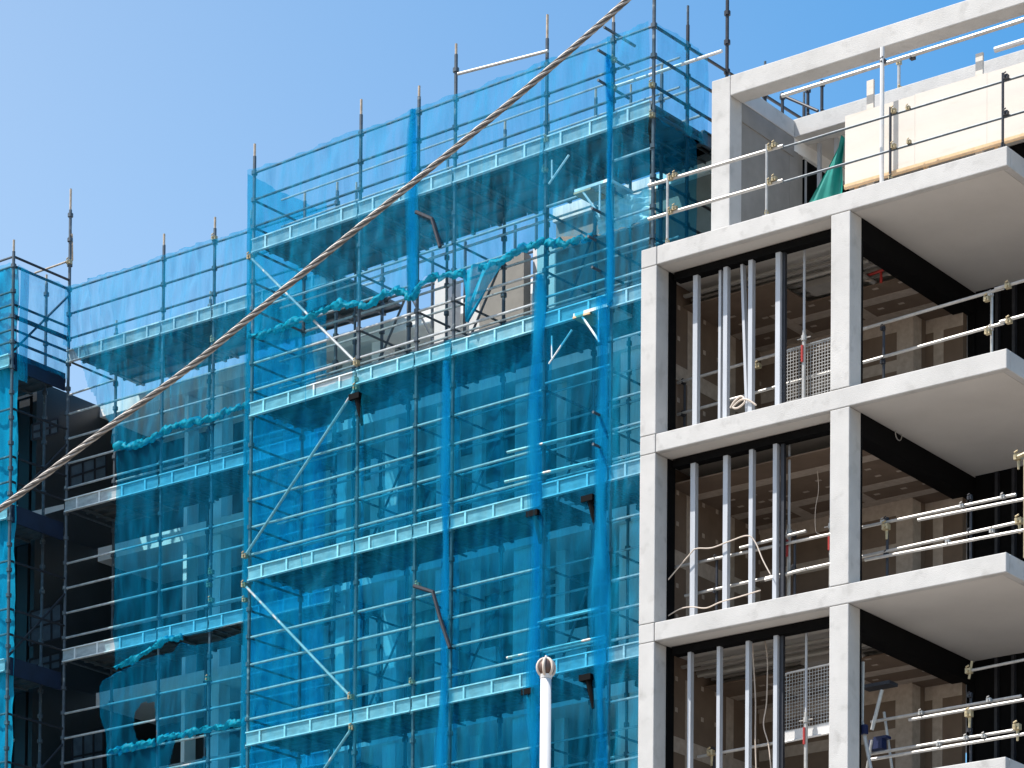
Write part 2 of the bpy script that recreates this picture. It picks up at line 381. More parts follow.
# upper rail and its tall post
t = T('high_guardrail', 'bright scaffold tube carried high above the terrace on a tall white post', 'guardrail', 'c', (-2, .38, H))
railpx(t, .38, (782, 96), (1024, 20), .032); ua, zz = onv('c', .45, 905, 58); ub, zz2 = onv('c', .45, 1040, 13.5)
t.part(MB().tube((ua, .45, zz), (ub, .45, zz2), .024), 'rail', 'galv')
uu, zz = onv('c', .35, 883, 48); t.part(MB().tube((uu, .33, H+.001), (uu, .33, zz), .034), 'post', 'white')
uu3, zz3 = onv('c', .35, 1070, -5); t.part(MB().tube((uu3, .33, H+.001), (uu3, .33, zz3), .03), 'post', 'white')
q = MB(); coupler(q, (uu, .36, onv('c', .35, 883, 62)[1]), .045); coupler(q, onv('c', .4, 912, 57)[:1]+(.42, onv('c', .4, 912, 57)[1]), .04); t.part(q, 'coupler', 'darksteel')
t = T('roof_edge_tube', 'short thick white tube lying at the top right above the roof beam', 'tube', 'c', (onv('c', 1.0, 1000, 48)[0], 1.0, onv('c', 1.0, 1000, 48)[1]))
ua, za = onv('c', 1.0, 995, 50); ub, zb2 = onv('c', 1.0, 1060, 30); t.part(MB().tube((ua, 1.0, za), (ub, 1.0, zb2), .045), 'rail', 'white')
t.part(MB().tube((ub, 1.0, zb2+.1), (ub, 1.0, H), .03), 'post', 'galv')
# roof posts behind
t = T('roof_railing', 'short dark scaffold posts and tube standing on the roof edge against blue sky', 'railing', 'c', (-5.5, 4.2, RT))
pts = []
for px, py0 in ((782.5, 93), (808, 86), (822, 80), (899, 58)):
    uu, zz = onv('c', 4.2, px, py0); po = t.part(MB().tube((uu, 4.2, RT+.02), (uu, 4.2, zz), .028), 'post', 'darksteel' if px < 890 else 'galv'); pts.append((uu, zz))
    q = MB(); coupler(q, (uu, 4.2, zz-.08), .04); coupler(q, (uu+.02, 4.2, RT+.1), .035); t.part(q, 'coupler', 'darksteel' if px < 890 else 'coupler', parent=po)
ua, za = onv('c', 4.15, 786, 97); ub, zb2 = onv('c', 4.15, 818, 111); t.part(MB().tube((ua, 4.15, za), (ub, 4.15, zb2), .026), 'rail', 'darksteel')
# storey guardrails
def storey_rail(k, label, segs, posts):
    v = (.86, .62, .86)[k]
    z0 = H-ST*(k+1); t = T('guardrail', label, 'guardrail', 'c', (-3, v, z0))
    for a, bb, dv in segs: railpx(t, v+dv, a, bb, .025)
    for px, zt_, colr in posts:
        uu = onv('c', v, px, 380+190*k)[0]
        po = t.part(MB().tube((uu, v+.05, z0+.001), (uu, v+.05, z0+zt_), .022).box(uu-.06, uu+.06, v, v+.1, z0+.001, z0+.012), 'post', colr)
        q = MB(); 
        for zc in (zt_-.05, zt_-.57): coupler(q, (uu, v+.02, z0+zc), .035)
        t.part(q, 'coupler', 'galv' if colr == 'galv' else 'darksteel', parent=po)
        if colr == 'cap': pass
    return t
t = storey_rail(0, 'two-tube guardrail across the top storey below the terrace, by the upper mesh gate',
  [((676, 383.5), (1004, 288), 0), ((676, 415), (1004, 323), 0), ((995, 289), (1040, 276), -.05), ((1000, 322), (1040, 311), -.05)],
  [(683, 1.15, 'darksteel'), (882, 1.2, 'darksteel'), (990, 1.3, 'galv')])
q = MB()
for px, py in ((1008, 286), (1009, 321), (988, 332), (987, 299), (758, 366)): uu, zz = onv('c', .8, px, py); coupler(q, (uu, .8, zz), .045)
t.part(q, 'coupler', 'coupler')
t = storey_rail(1, 'doubled tube guardrail across the middle storey with a yellow-topped post',
  [((672, 568), (1016, 494.5), 0), ((685, 596), (1030, 519.5), 0), ((918, 520), (1040, 496), -.055), ((865, 560), (1040, 527), -.055), ((740, 548), (806, 531), -.05), ((765, 580), (806, 569), -.05)],
  [(715, 1.1, 'darksteel'), (885.5, 1.13, 'darksteel'), (969, 1.2, 'darksteel'), (793, 1.2, 'darksteel')])
q = MB()
for px, py in ((886, 527), (1019, 521), (1018, 457)): uu, zz = onv('c', .58, px, py); coupler(q, (uu, .58, zz), .055); q.tube((uu, .60, zz), (uu, .60, zz-.18), .03, 6, .018)
uu, zz = onv('c', .4, 1018, 457); q.tube((uu, .4, zz), (uu+.9, .4, zz+.2), .03); q.tube((uu+.1, .42, zz), (uu+.1, .42, H-6), .02)
t.part(q, 'coupler', 'coupler')
q = MB()
for px, py in ((962, 506), (1003, 497), (948, 542), (992, 531), (883, 522)): uu, zz = onv('c', .58, px, py); coupler(q, (uu, .58, zz), .036)
t.part(q, 'coupler', 'galv')
t = storey_rail(2, 'doubled tube guardrail across the lowest storey in view, beside the blue stepladder',
  [((698, 757), (829, 733), 0), ((871, 722), (1021, 696), 0), ((909, 720), (1040, 697), -.055), ((870, 754), (1015, 730), 0), ((868, 760), (1030, 733), -.055)],
  [(712, 1.13, 'darksteel'), (969, 1.3, 'darksteel')])
q = MB()
for px, py in ((969, 714), (1017, 727), (711, 753)): uu, zz = onv('c', .8, px, py); coupler(q, (uu, .8, zz), .055); q.tube((uu, .82, zz), (uu, .82, zz-.2), .03, 6, .018)
t.part(q, 'coupler', 'coupler')
q = MB()
for px, py in ((921, 713), (989, 700), (939, 744), (984, 736), (966, 738)): uu, zz = onv('c', .8, px, py); coupler(q, (uu, .8, zz), .036)
t.part(q, 'coupler', 'galv')
t = T('tie_tube', 'single thin tube with a gold end clip high in the lowest balcony opening', 'tube', 'c', (-2, 1.2, onv('c', 1.2, 970, 671)[1]))
ua, za = onv('c', 1.2, 969, 671); ub, zb2 = onv('c', 1.2, 1050, 654.5)
t.part(MB().tube((ua, 1.2, za), (ub, 1.2, zb2), .022), 'rail', 'galv'); q = MB(); coupler(q, (ua, 1.2, za), .05); q.tube((ua, 1.2, za-.12), (ua+.05, 1.2, za+.14), .02); t.part(q, 'coupler', 'coupler')
# ================================================================== steel props
def prop(k, px, label, vv=.70, cut=.5):
    z1 = H-ST*k-TH-.003; z0 = H-ST*(k+1)+.003; uu = onv('c', vv, px, 350+190*k)[0]
    t = T('steel_prop', label, 'prop', 'c', (uu, vv, z0), 'steel props holding the slabs'); zm = z0+(z1-z0)*cut
    t.part(MB().tube((uu, vv, z0+.008), (uu, vv, zm), .031, 10), 'outer_tube', 'galv')
    t.part(MB().tube((uu, vv, zm), (uu, vv, z1-.008), .021, 10), 'inner_tube', 'stud')
    t.part(MB().tube((uu, vv, zm-.16), (uu, vv, zm-.08), .046, 12).tube((uu-.12, vv, zm-.12), (uu+.12, vv, zm-.12), .01, 6), 'collar', 'galv')
    t.part(MB().tube((uu-.012, vv-.034, zm-.5), (uu-.012, vv-.034, zm-.24), .022, 8), 'red_sleeve', 'red')
    t.part(MB().box(uu-.075, uu+.075, vv-.075, vv+.075, z0, z0+.008), 'base_plate', 'galv'); t.part(MB().box(uu-.075, uu+.075, vv-.075, vv+.075, z1-.008, z1), 'head_plate', 'galv')
prop(0, 804, 'galvanised prop behind the upper mesh gate, in the storey below the terrace')
prop(1, 789, 'galvanised prop with red sleeve beside the right-hand stud of the middle storey')
prop(1, 831, 'prop half hidden behind the second concrete column, only its red sleeve showing', .8)
prop(2, 806, 'galvanised prop in front of the white mesh gate of the lowest storey in view', .64)
# ================================================================== mesh gates
def gate(k, pts, label, vv, kick):
    (ua, za), (ub, zb2) = onv('c', vv, *pts[0]), onv('c', vv, *pts[1]); hgt = pts[2]
    t = T('mesh_gate', label, 'mesh panel', 'c', ((ua+ub)/2, vv, za-hgt)); sl = (zb2-za)/(ub-ua)
    def P(x, z): return (x, vv, z+sl*(x-ua)*(1 if True else 0))
    r = .06
    loop = [P(ua, za-hgt), P(ua, za-r), P(ua+r*.3, za-r*.3), P(ua+r, za), P(ub, za), P(ub, za-hgt), P(ua, za-hgt)]
    t.part(MB().path(loop, .018, 6), 'frame', 'white' if kick else 'galv')
    m = MB(); bt = za-hgt+(.17 if kick else 0)
    x = ua+.05
    while x < ub: m.tube(P(x, bt), P(x, za), .0055, 4, cap=False); x += .052
    z = bt
    while z < za: m.tube(P(ua, z), P(ub, z), .0055, 4, cap=False); z += .052
    t.part(m, 'mesh', 'galv')
    if kick:
        i = MB(); i.v = [P(ua, bt-.17), P(ub, bt-.17), P(ub, bt), P(ua, bt)]; i.v += [(q[0], q[1]+.02, q[2]) for q in i.v]
        i.f = [(0, 1, 2, 3), (7, 6, 5, 4), (0, 4, 5, 1), (3, 2, 6, 7), (0, 3, 7, 4), (1, 5, 6, 2)]; t.part(i, 'kick_plate', 'white')
gate(0, ((785, 351), (848, 333), .86), 'galvanised mesh gate leaning in the bay under the terrace, beside a prop', .78, False)
gate(2, ((784, 674), (848, 660), 1.07), 'white-framed mesh gate with solid white foot panel in the lowest storey', .76, True)
# ================================================================== cables, stepladder
def cablepx(name, label, v, pts, r, m='cable', fr='c', cat='cable'):
    P = [(lambda a: (a[0], v+random.uniform(-.02, .02), a[1]))(onv(fr, v, *q)) for q in pts]
    Q = []
    for i in range(len(P)-1):
        p0 = Vector(P[max(i-1, 0)]); p1 = Vector(P[i]); p2 = Vector(P[i+1]); p3 = Vector(P[min(i+2, len(P)-1)])
        for s in range(6):
            t = s/6; Q.append(.5*((2*p1)+(p2-p0)*t+(2*p0-5*p1+4*p2-p3)*t*t+(3*p1-3*p2+p3-p0)*t**3))
    Q.append(Vector(P[-1])); return solo(MB().path(Q, r, 6), name, m, label, cat, fr, P[len(P)//2], smooth=True)
cablepx('power_cable', 'pale cable looping over the rail of the middle storey between the studs', .38, [(666, 583), (690, 555), (697, 549), (712, 548), (730, 541), (748, 536), (755, 542), (763, 560), (771, 575)], .011)
cablepx('power_cable', 'pale cable trailing along the floor edge of the middle storey', .36, [(667, 616), (680, 609), (692, 607), (706, 608), (720, 602), (740, 597), (760, 590)], .010)
cablepx('power_cable', 'straight pale cable hanging behind the studs of the lowest storey, nearer the column', .8, [(752, 628), (753, 660), (755, 700), (756, 740), (756, 775)], .012)
cablepx('power_cable', 'wavy pale cable hanging beside the straight one in the lowest storey', .8, [(763, 630), (767, 655), (768, 680), (767, 705), (764, 725), (768, 745), (772, 775)], .011)
cablepx('cable_coil', 'coil of pale hose lying at the foot of the studs under the terrace', .42, [(730, 408), (734, 401), (741, 396), (745, 402), (738, 408), (733, 407), (740, 400), (748, 400), (756, 405)], .016)
cablepx('thin_wire', 'thin wire loop hanging from the ceiling of the middle storey near the column', 1.2, [(817, 470), (818, 490), (816, 510), (815, 530), (820, 534)], .006)
t = T('stepladder', 'stepladder with blue fittings standing at the left of the lowest balcony', 'stepladder', 'c', (-2.3, .6, H-9))
def lad(a, bb, v1, v2, r, m, n):
    ua, za = onv('c', v1, *a); ub, zb2 = onv('c', v2, *bb); t.part(MB().tube((ua, v1, za), (ub, v2, zb2), r), n, m)
lad((863, 662), (862, 722), .5, .5, .028, 'galv', 'stile'); lad((862, 722), (872, 775), .5, .45, .03, 'galv', 'stile')
lad((882, 690), (872, 730), .8, .75, .03, 'galv', 'stile'); lad((884, 712), (893, 775), 1.0, 1.05, .022, 'galv', 'stile')
lad((872, 740), (866, 775), .8, .8, .022, 'galv', 'stile')
ua, za = onv('c', .8, 878, 686); t.part(MB().box(ua-.24, ua+.26, .7, .95, za-.02, za+.03), 'top_platform', 'darksteel')
ua, za = onv('c', .8, 876, 742); t.part(MB().box(ua-.13, ua+.1, .8, .95, za-.10, za+.05).box(ua-.06, ua+.17, .82, .96, za+.0505, za+.09), 'tool_tray', 'blue')
ua, za = onv('c', .46, 864, 731); t.part(MB().box(ua-.05, ua+.05, .42, .5, za-.05, za+.09), 'hinge', 'blue')
# cable clip ring on soffit of middle storey
ua, za = onu('c', CR+.02, 898, 434); rg = MB(); rg.path([(CR+.03, ua+.1*math.cos(i*PI/8), za+.1*math.sin(i*PI/8)) for i in range(17)], .008, 5)
solo(rg, 'wire_ring', 'galv', 'small wire ring hung on the black beam of the middle storey', 'wire', 'c', (CR+.03, ua, za))

# ================================================================== scaffolds
def standard(t, u_, v_, z0, z1, tip=.45, r=.031, m='scaf', tipm='rust'):
    s = MB(); q_ = .78 if tip > .8 else .45; z1 += tip*q_; tip *= 1-q_; s.tube((u_, v_, z0), (u_, v_, z1), r, 8)
    z = ZB
    while z < z1+.02:
        if z > z0: s.tube((u_, v_, z-.035), (u_, v_, z+.035), r*1.8, 8)
        z += .5038
    o = t.part(s, 'standard', m)
    if tip: t.part(MB().tube((u_, v_, z1), (u_, v_, z1+tip), r*.72, 6), 'spigot', tipm, parent=o)
    return o
def ledger(t, a, bb, r=.023, m='ledg', name='ledger'): return t.part(MB().tube(a, bb, r, 7), name, m)
def deck(t, u0, u1, v0, v1, z, toe=True, vertical='u'):
    """z = underside of the edge channel"""
    d = MB()
    if vertical == 'u':
        n = 5; w = (v1-v0-.06)/n
        for i in range(n):
            a = v0+.06+i*w; d.box(u0+.01, u1-.01, a+.006, a+w-.006, z+.17, z+.215)
            d.box(u0+.01, u1-.01, a+.006, a+.02, z+.13, z+.17); d.box(u0+.01, u1-.01, a+w-.02, a+w-.006, z+.13, z+.17)
        k = u0+.2
        while k < u1: d.box(k, k+.05, v0+.05, v1, z+.09, z+.129); k += .75
    else:
        n = 5; w = (u1-u0-.06)/n
        for i in range(n):
            a = u0+i*w; d.box(a+.006, a+w-.006, v0+.01, v1-.01, z+.17, z+.215); d.box(a+.006, a+.02, v0+.01, v1-.01, z+.13, z+.17)
    t.part(d, 'deck', 'plank')
    if toe and vertical == 'u':
        w_ = MB(); w_.box(u0+.02, u1-.02, v0-.01, v0+.01, z+.021, z+.229); ch = t.part(w_, 'edge_channel', 'web'); e = MB(); e.box(u0+.02, u1-.02, v0-.04, v0+.03, z+.23, z+.25); e.box(u0+.02, u1-.02, v0-.04, v0+.03, z, z+.02)
        k = u0+.35
        while k < u1-.1: e.box(k, k+.035, v0-.035, v0-.0105, z+.0205, z+.2295); k += .62
        t.part(e, 'flange', 'alu', parent=ch)
    elif toe:
        e = MB(); e.box(u1-.01, u1+.01, v0, v1, z+.02, z+.23); e.box(u1-.03, u1+.04, v0, v1, z+.23, z+.25); e.box(u1-.03, u1+.04, v0, v1, z, z+.02)
        t.part(e, 'edge_channel', 'scaf')
# ---- scaffold 1 (frame 1)
T1 = 24.8603; DK = T1-1.5118; LF = 3.0226
ZB = DK-6*LF
s1 = T('scaffold', 'tall netted scaffold tower next to the concrete block, the middle and highest one', 'scaffold', '1', (-4.5, 0, GZ))
U1 = [-9.08, -6.47, -5.11, -4.27, -2.25, -.84, 0.0]
TIP1 = [.42, .5, .35, .85, .75, .42, .75]
for uu, tp_ in zip(U1, TIP1): standard(s1, uu, 0, GZ, T1+.12, tp_)
for uu in (-9.08, -6.47, -4.27, -2.25, -.84): standard(s1, uu, 1.35, GZ, T1-.2, .3)
for i in range(6):
    a, c = U1[i], U1[i+1]
    for dz in (0, -.5, -1.0): ledger(s1, (a, -.0, T1+dz), (c, -.0, T1+dz), m='scaf')
    for k in range(1, 5):
        z = DK-k*LF
        lv = [.5, 1.0, 2.0]
        if i == 0: lv = [.5, 1.0, 1.5, 2.0]
        if i == 4: lv = [.55, 1.05, 2.1] if k < 3 else [.55, 1.1]
        if i in (1, 2, 3): lv = [.5, 1.0, 1.5, 2.0]
        if i == 5: lv = [.5, 1.0, 1.5, 2.5]
        for dz in lv: ledger(s1, (a, 0, z+dz), (c, 0, z+dz))
bl = MB()
for k in range(0, 5):
    z = DK-k*LF
    for dz in (.5, 1.0, 2.0):
        if k == 0 and dz > 1.1: continue
        bl.tube((-9.08, 1.35, z+dz), (0, 1.35, z+dz), .022, 6); bl.tube((-9.08, .72, z+dz+.25), (0, .72, z+dz+.25), .018, 6)
s1.part(bl, 'back_ledger', 'ledg', kind='stuff')
for uu in (-7.8, -5.6, -3.3, -1.5): standard(s1, uu, 1.36, GZ, T1-.4, .35, r=.026)
bd = MB()
for k in range(1, 5):
    z = DK-k*LF
    for a, c in ((-7.8, -6.47), (-5.6, -4.27), (-3.3, -2.25)): bd.tube((a, 1.40, z+.1), (c, 1.40, z+2.3), .022, 6)
    for uu in U1[1:]:
        for dz in (1.0, 2.0): bd.tube((uu, 0, z+dz), (uu, 1.35, z+dz), .021, 6)
s1.part(bd, 'inner_bracing', 'scaf', kind='stuff')
for k in range(5):
    z = DK-k*LF
    for i in range(6):
        rz = .12 if (i >= 4 and k >= 2) else 0
        deck(s1, U1[i], U1[i+1], -.05, 2.0 if k == 0 else 1.4, z+rz)
    tr = MB()
    for uu in U1: tr.mark().tube((uu, -.05, z+.06), (uu, 1.4, z+.06), .022, 6)
    for uu in (-9.08,):
        for dz in ((.5, 1.0) if k == 0 else (.5, 1.0, 1.5, 2.0, 2.5)): tr.mark().tube((uu, 0, z+dz), (uu, 1.35, z+dz), .022, 6)
    s1.part(tr, 'transom', 'scaf')
# diagonal braces of the left bay
def px_part(t, fr, v, a, bb, r, name, m):
    ua, za = onv(fr, v, *a); ub, zb2 = onv(fr, v, *bb); return t.part(MB().tube((ua, v, za), (ub, v, zb2), r, 8), name, m)
for a, bb in (((245, 556), (356, 388)), ((244.5, 585), (351, 697)), ((250, 257), (356.5, 363)), ((352, 728), (300, 805))):
    br = px_part(s1, '1', -.09, a, bb, .026, 'diagonal_brace', 'ledg')
    q = MB()
    for e in (a, bb): uu, zz = onv('1', -.09, *e); coupler(q, (uu, -.09, zz), .05)
    s1.part(q, 'coupler', 'coupler', parent=br)
# loose pale tubes
for a, bb in (((507.5, 452.5), (600, 430)), ((505, 482), (600, 460)), ((507, 658), (606, 636)), ((538, 623), (600, 609)), ((458, 74), (548, 51))):
    px_part(s1, '1', -.09, a, bb, .027, 'tube', 'galv')
px_part(s1, '1', .6, (614, 87), (722, 51), .028, 'tube', 'white')
# projecting transom stubs near the right corner
for px, py in ((593, 412), (593, 444), (592, 208), (588, 236), (592, 267), (604, 27), (598, 50), (598, 80)):
    uu, zz = onv('1', -.35, px, py); s1.part(MB().tube((uu, -.35, zz), (uu, .5, zz), .024), 'transom', 'scaf')
# brackets with pale struts
def bracket(px, py, w=26, hh=30, m='alu'):
    u0, z0 = onv('1', -.12, px, py); u1, z1 = onv('1', -.12, px+w, py-w*.33); s = MB()
    s.box(u0, u1+.2, -.14, .5, z0+.0, z0+.05)
    s.tube((u0+.15, -.12, z0), (u1, -.12, z0-.55), .02, 6); s.tube((u1-.02, -.12, z0), (u1-.02, -.12, z0-.55), .018, 6)
    br = s1.part(s, 'bracket', m); s1.part(MB().box(u0-.01, u0+.35, -.145, .3, z0-.035, z0-.002), 'bracket_board', 'timber', parent=br)
bracket(575, 193); bracket(574, 317)
for (a, bb, c) in (((549, 184), (569, 155), (552, 160)), ((549, 364), (572, 330), (552, 336))):
    px_part(s1, '1', -.1, a, bb, .018, 'strut', 'alu'); px_part(s1, '1', -.1, c, (c[0], a[1]-6), .016, 'strut', 'alu')
for px, py in ((535, 512), (590, 497), (530, 690), (588, 676), (357, 395)):
    uu, zz = onv('1', -.13, px, py); s = MB(); s.box(uu-.14, uu+.1, -.2, .2, zz-.08, zz+.02); s.tube((uu, -.12, zz), (uu+.1, -.1, zz-.55), .07, 7, .03)
    s1.part(s, 'hanging_strap', 'membrane_and_shade')
# yellow-green couplers at some nodes
q = MB()
for px, py in ((357, 380), (412, 682), (545, 170), (614, 60), (614, 88), (652, 85), (652, 115), (418, 585), (547, 140), (245, 600)):
    uu, zz = onv('1', -.05, px, py); coupler(q, (uu, -.05, zz), .045)
s1.part(q, 'coupler', 'coupler')
# swing tubes (dark bent arms)
for pts in (((416, 212), (432, 219), (440, 247)), ((414, 586), (433, 592), (440, 618), (450, 648))):
    P = [(lambda a: (a[0], -.2, a[1]))(onv('1', -.2, *q_)) for q_ in pts]; s1.part(MB().path(P, .035, 7), 'bent_arm', 'darksteel')
# right return
VR = [.94, 2.07, 3.2, 4.4]
for vv, tp_ in zip(VR, (.6, 1.45, .5, .4)): standard(s1, 0.0, vv, GZ, T1+.1, tp_, m='darksteel', tipm='scaf')
for dz in (0, -.5, -1.0): ledger(s1, (0, 0, T1+dz), (0, 4.4, T1+dz), .027, 'darksteel')
for k in range(0, 4):
    z = DK-k*LF
    deck(s1, -1.35, 0.0, 1.36, 4.6, z, vertical='v')
    deck(s1, -.84, 0.0, .0, 1.35, z-.001, vertical='v') if False else None
    for dz in (.5, 1.0, 1.5, 2.0):
        if k: ledger(s1, (0, 0, z+dz), (0, 4.4, z+dz), .025, 'darksteel')
# ---- scaffold 2 (frame 2)
ZB = DK-6*LF
s2 = T('scaffold', 'left netted scaffold run, lower on the picture, between the two projecting towers', 'scaffold', '2', (3, 0, GZ))
T2 = 24.9; U2 = [0, 2.58, 3.92, 4.86, 7.0]
DK2 = T2-1.5118
ZB = DK2-6*LF
for uu, tp_ in zip(U2, (1.95, .4, .4, .3, .3)): standard(s2, uu, 0, GZ, T2+.1, tp_)
for uu in (0, 2.58, 4.86, 7.0): standard(s2, uu, 1.35, GZ, T2-.5, .3)
for i in range(4):
    a, c = U2[i], U2[i+1]
    for dz in (0, -.5, -1.0): ledger(s2, (a, 0, T2+dz), (c, 0, T2+dz), m='scaf')
    for k in range(1, 5):
        for dz in (.5, 1.0, 1.5, 2.0): ledger(s2, (a, 0, DK2-k*LF+dz), (c, 0, DK2-k*LF+dz))
    for k in range(5): deck(s2, a, c, -.05, 1.95 if k == 0 else 1.4, DK2-k*LF)
bl = MB()
for k in range(5):
    for dz in (.5, 1.0): bl.tube((0, 1.35, DK2-k*LF+dz), (7, 1.35, DK2-k*LF+dz), .022, 6)
s2.part(bl, 'back_ledger', 'ledg', kind='stuff')
tr = MB()
for k in range(5):
    for uu in U2: tr.mark().tube((uu, -.05, DK2-k*LF+.06), (uu, 1.4, DK2-k*LF+.06), .022, 6)
s2.part(tr, 'transom', 'scaf')
uu, zz = onv('2', -.1, 69, 233); s2.part(MB().tube((uu, -.02, zz), (uu-.9, .9, zz-.0), .02), 'tube', 'rust')
px_part(s2, '2', -.1, (35, 273), (66, 262), .02, 'tube', 'rust')
px_part(s2, '2', -.1, (69, 395), (115, 380), .02, 'tube', 'galv')
q = MB()
for px, py in ((69, 262), (214, 238), (211, 572), (211, 600), (213, 340), (209, 585), (208, 679)): uu, zz = onv('2', -.05, px, py); coupler(q, (uu, -.04, zz), .05)
s2.part(q, 'coupler', 'coupler')
# ---- scaffold 3 (far left, projecting)
s3 = T('scaffold', 'dark scaffold bay at the left border of the photo, standing forward of its neighbour', 'scaffold', '2', (-1, -1.5, GZ))
V3 = -1.49
for uu, vv, tp_ in ((-.05, V3, .42), (-2.3, V3, .4), (-.55, -.1, .3), (-2.3, -.1, .3)): standard(s3, uu, vv, GZ, T2+.1, tp_, m='scaf')
for dz in (0, -.5, -1.0, -1.5): ledger(s3, (-2.3, V3, T2+dz), (-.05, V3, T2+dz), m='scaf')
for dz in (0, -1.0, -1.5): ledger(s3, (-.05, V3, T2+dz), (0, 0, T2+dz), .027 if dz != -1.0 else .045, 'darksteel')
for k in range(0, 5):
    z = DK2-k*LF-.5
    deck(s3, -6.5, -.05, V3-.05, -.0, z, toe=True)
    s3.part(MB().box(-.06, -.03, V3+.05, -.05, z-.05, z+.3), 'end_toe_board', 'navy')
    for dz in (.75, 1.25, 2.2): ledger(s3, (-2.3, V3, z+dz), (-.05, V3, z+dz), m='scaf'); ledger(s3, (-.05, V3, z+dz), (0, 0, z+dz), .025, 'darksteel')
    s3.part(MB().tube((-.05, V3, z+.3), (0, 0, z+1.9), .024), 'diagonal_brace', 'darksteel')
# ================================================================== buildings behind the nets
def facade(name, label, fr, base, u0, u1, v0, top, nst, cols, left_open, slab_out, roof=True, stp=3.02, dv=1.3, frames=True, pale='bwhite', th=.28, wallm='bshade'):
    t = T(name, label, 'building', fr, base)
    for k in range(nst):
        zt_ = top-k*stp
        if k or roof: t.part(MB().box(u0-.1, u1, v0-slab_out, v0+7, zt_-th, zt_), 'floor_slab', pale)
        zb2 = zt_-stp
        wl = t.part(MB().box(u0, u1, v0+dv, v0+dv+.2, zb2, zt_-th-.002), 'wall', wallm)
        for ci, (cu, cw) in enumerate(cols): t.part(MB().box(cu, cu+cw, v0+.02, v0+.35, zb2+.003, zt_-th-.005), 'column', pale)
        for ci in range(len(cols)-1):
            a = cols[ci][0]+cols[ci][1]+.15; c = cols[ci+1][0]-.15
            if pale == 'bwhite' and c-a > .8: t.part(MB().box(a, a+.22, v0+.5, v0+.62, zb2+.003, zt_-th-.005).box(a+.22, a+.22+(c-a)*.3, v0+.5, v0+.6, zb2+.003, zb2+.9), 'pier', 'bwhite')
            if c-a < .8: continue
            if (ci+k) % 3 == 2: c = a+(c-a)*.55
            wd = t.part(MB().box(a, c, v0+dv-.02, v0+dv-.003, zb2+.1, zt_-.75), 'window', 'glass')
            if frames:
                f = MB(); n = max(2, int((c-a)/.7))
                for j in range(n+1): x = a+(c-a)*j/n; f.box(x-.03, x+.03, v0+dv-.06, v0+dv-.021, zb2+.1, zt_-.75)
                for z in (zb2+.1, zb2+1.1, zt_-.8): f.box(a, c, v0+dv-.065, v0+dv-.022, z, z+.05)
                t.part(f, 'frame', 'bwhite' if (ci+k) % 2 else 'darksteel', parent=wd)
    return t
TOPB = 18.22+3.02
colsB = [(-8.95, .25), (-7.75, .32), (-6.5, .3), (-4.66, .42), (-2.3, .5), (.1, .4)]
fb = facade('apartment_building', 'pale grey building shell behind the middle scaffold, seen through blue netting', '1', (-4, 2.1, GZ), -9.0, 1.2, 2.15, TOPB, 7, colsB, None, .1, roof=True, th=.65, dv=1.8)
# open top storey: columns, parapet, part wall
for uu, w in ((-7.3, .3), (-6.45, .45), (-4.95, .5), (-4.2, .3)): fb.part(MB().box(uu, uu+w, 3.0, 3.4, TOPB+.002, TOPB+2.15), 'column', 'white')
fb.part(MB().box(-8.9, -4.2, 2.3, 2.45, TOPB+.001, TOPB+.35), 'parapet', 'bwhite')
fb.part(MB().box(-6.0, -4.96, 2.75, 2.95, TOPB+.001, TOPB+2.0), 'wall', 'render')
fb.part(MB().box(-3.9, 1.1, 2.35, 2.6, TOPB+.003, TOPB+2.1), 'wall', 'render')
fb.part(MB().box(-3.9, 1.1, 2.25, 6.6, TOPB+2.102, TOPB+2.35), 'roof_slab', 'bwhite')
q = MB()
for uu in (-8.3, -7.7, -6.9, -5.7, -5.2, -4.6): q.tube((uu, 3.4, TOPB), (uu, 3.4, TOPB+2.9), .03, 6)
for z in (TOPB+1.1, TOPB+2.3, TOPB+2.8): q.tube((-9, 3.4, z), (-4, 3.4, z), .026, 6)
for uu in (-8.3, -6.9, -5.2): q.tube((uu, 3.4, TOPB+2.3), (uu+.7, 3.4, TOPB+1.1), .02, 6)
fb.part(q, 'roof_railing', 'scaf')
colsC = [(1.3, .1), (2.0, .32), (4.6, .3), (6.2, .3), (9, .3)]
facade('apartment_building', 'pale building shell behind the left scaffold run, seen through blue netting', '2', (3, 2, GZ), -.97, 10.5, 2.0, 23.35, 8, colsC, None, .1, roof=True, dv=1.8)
facade('apartment_building', 'shaded building wing at the left border behind the dark scaffold bay', '2', (-4, 0, GZ), -9, -1.1, .1, 23.3, 8, [(-8.8, .3), (-5, .3), (-2.3, .3), (-1.5, .3)], None, .0, roof=True, pale='wing_shade')  # slabs and columns coloured dark to stand in for shade

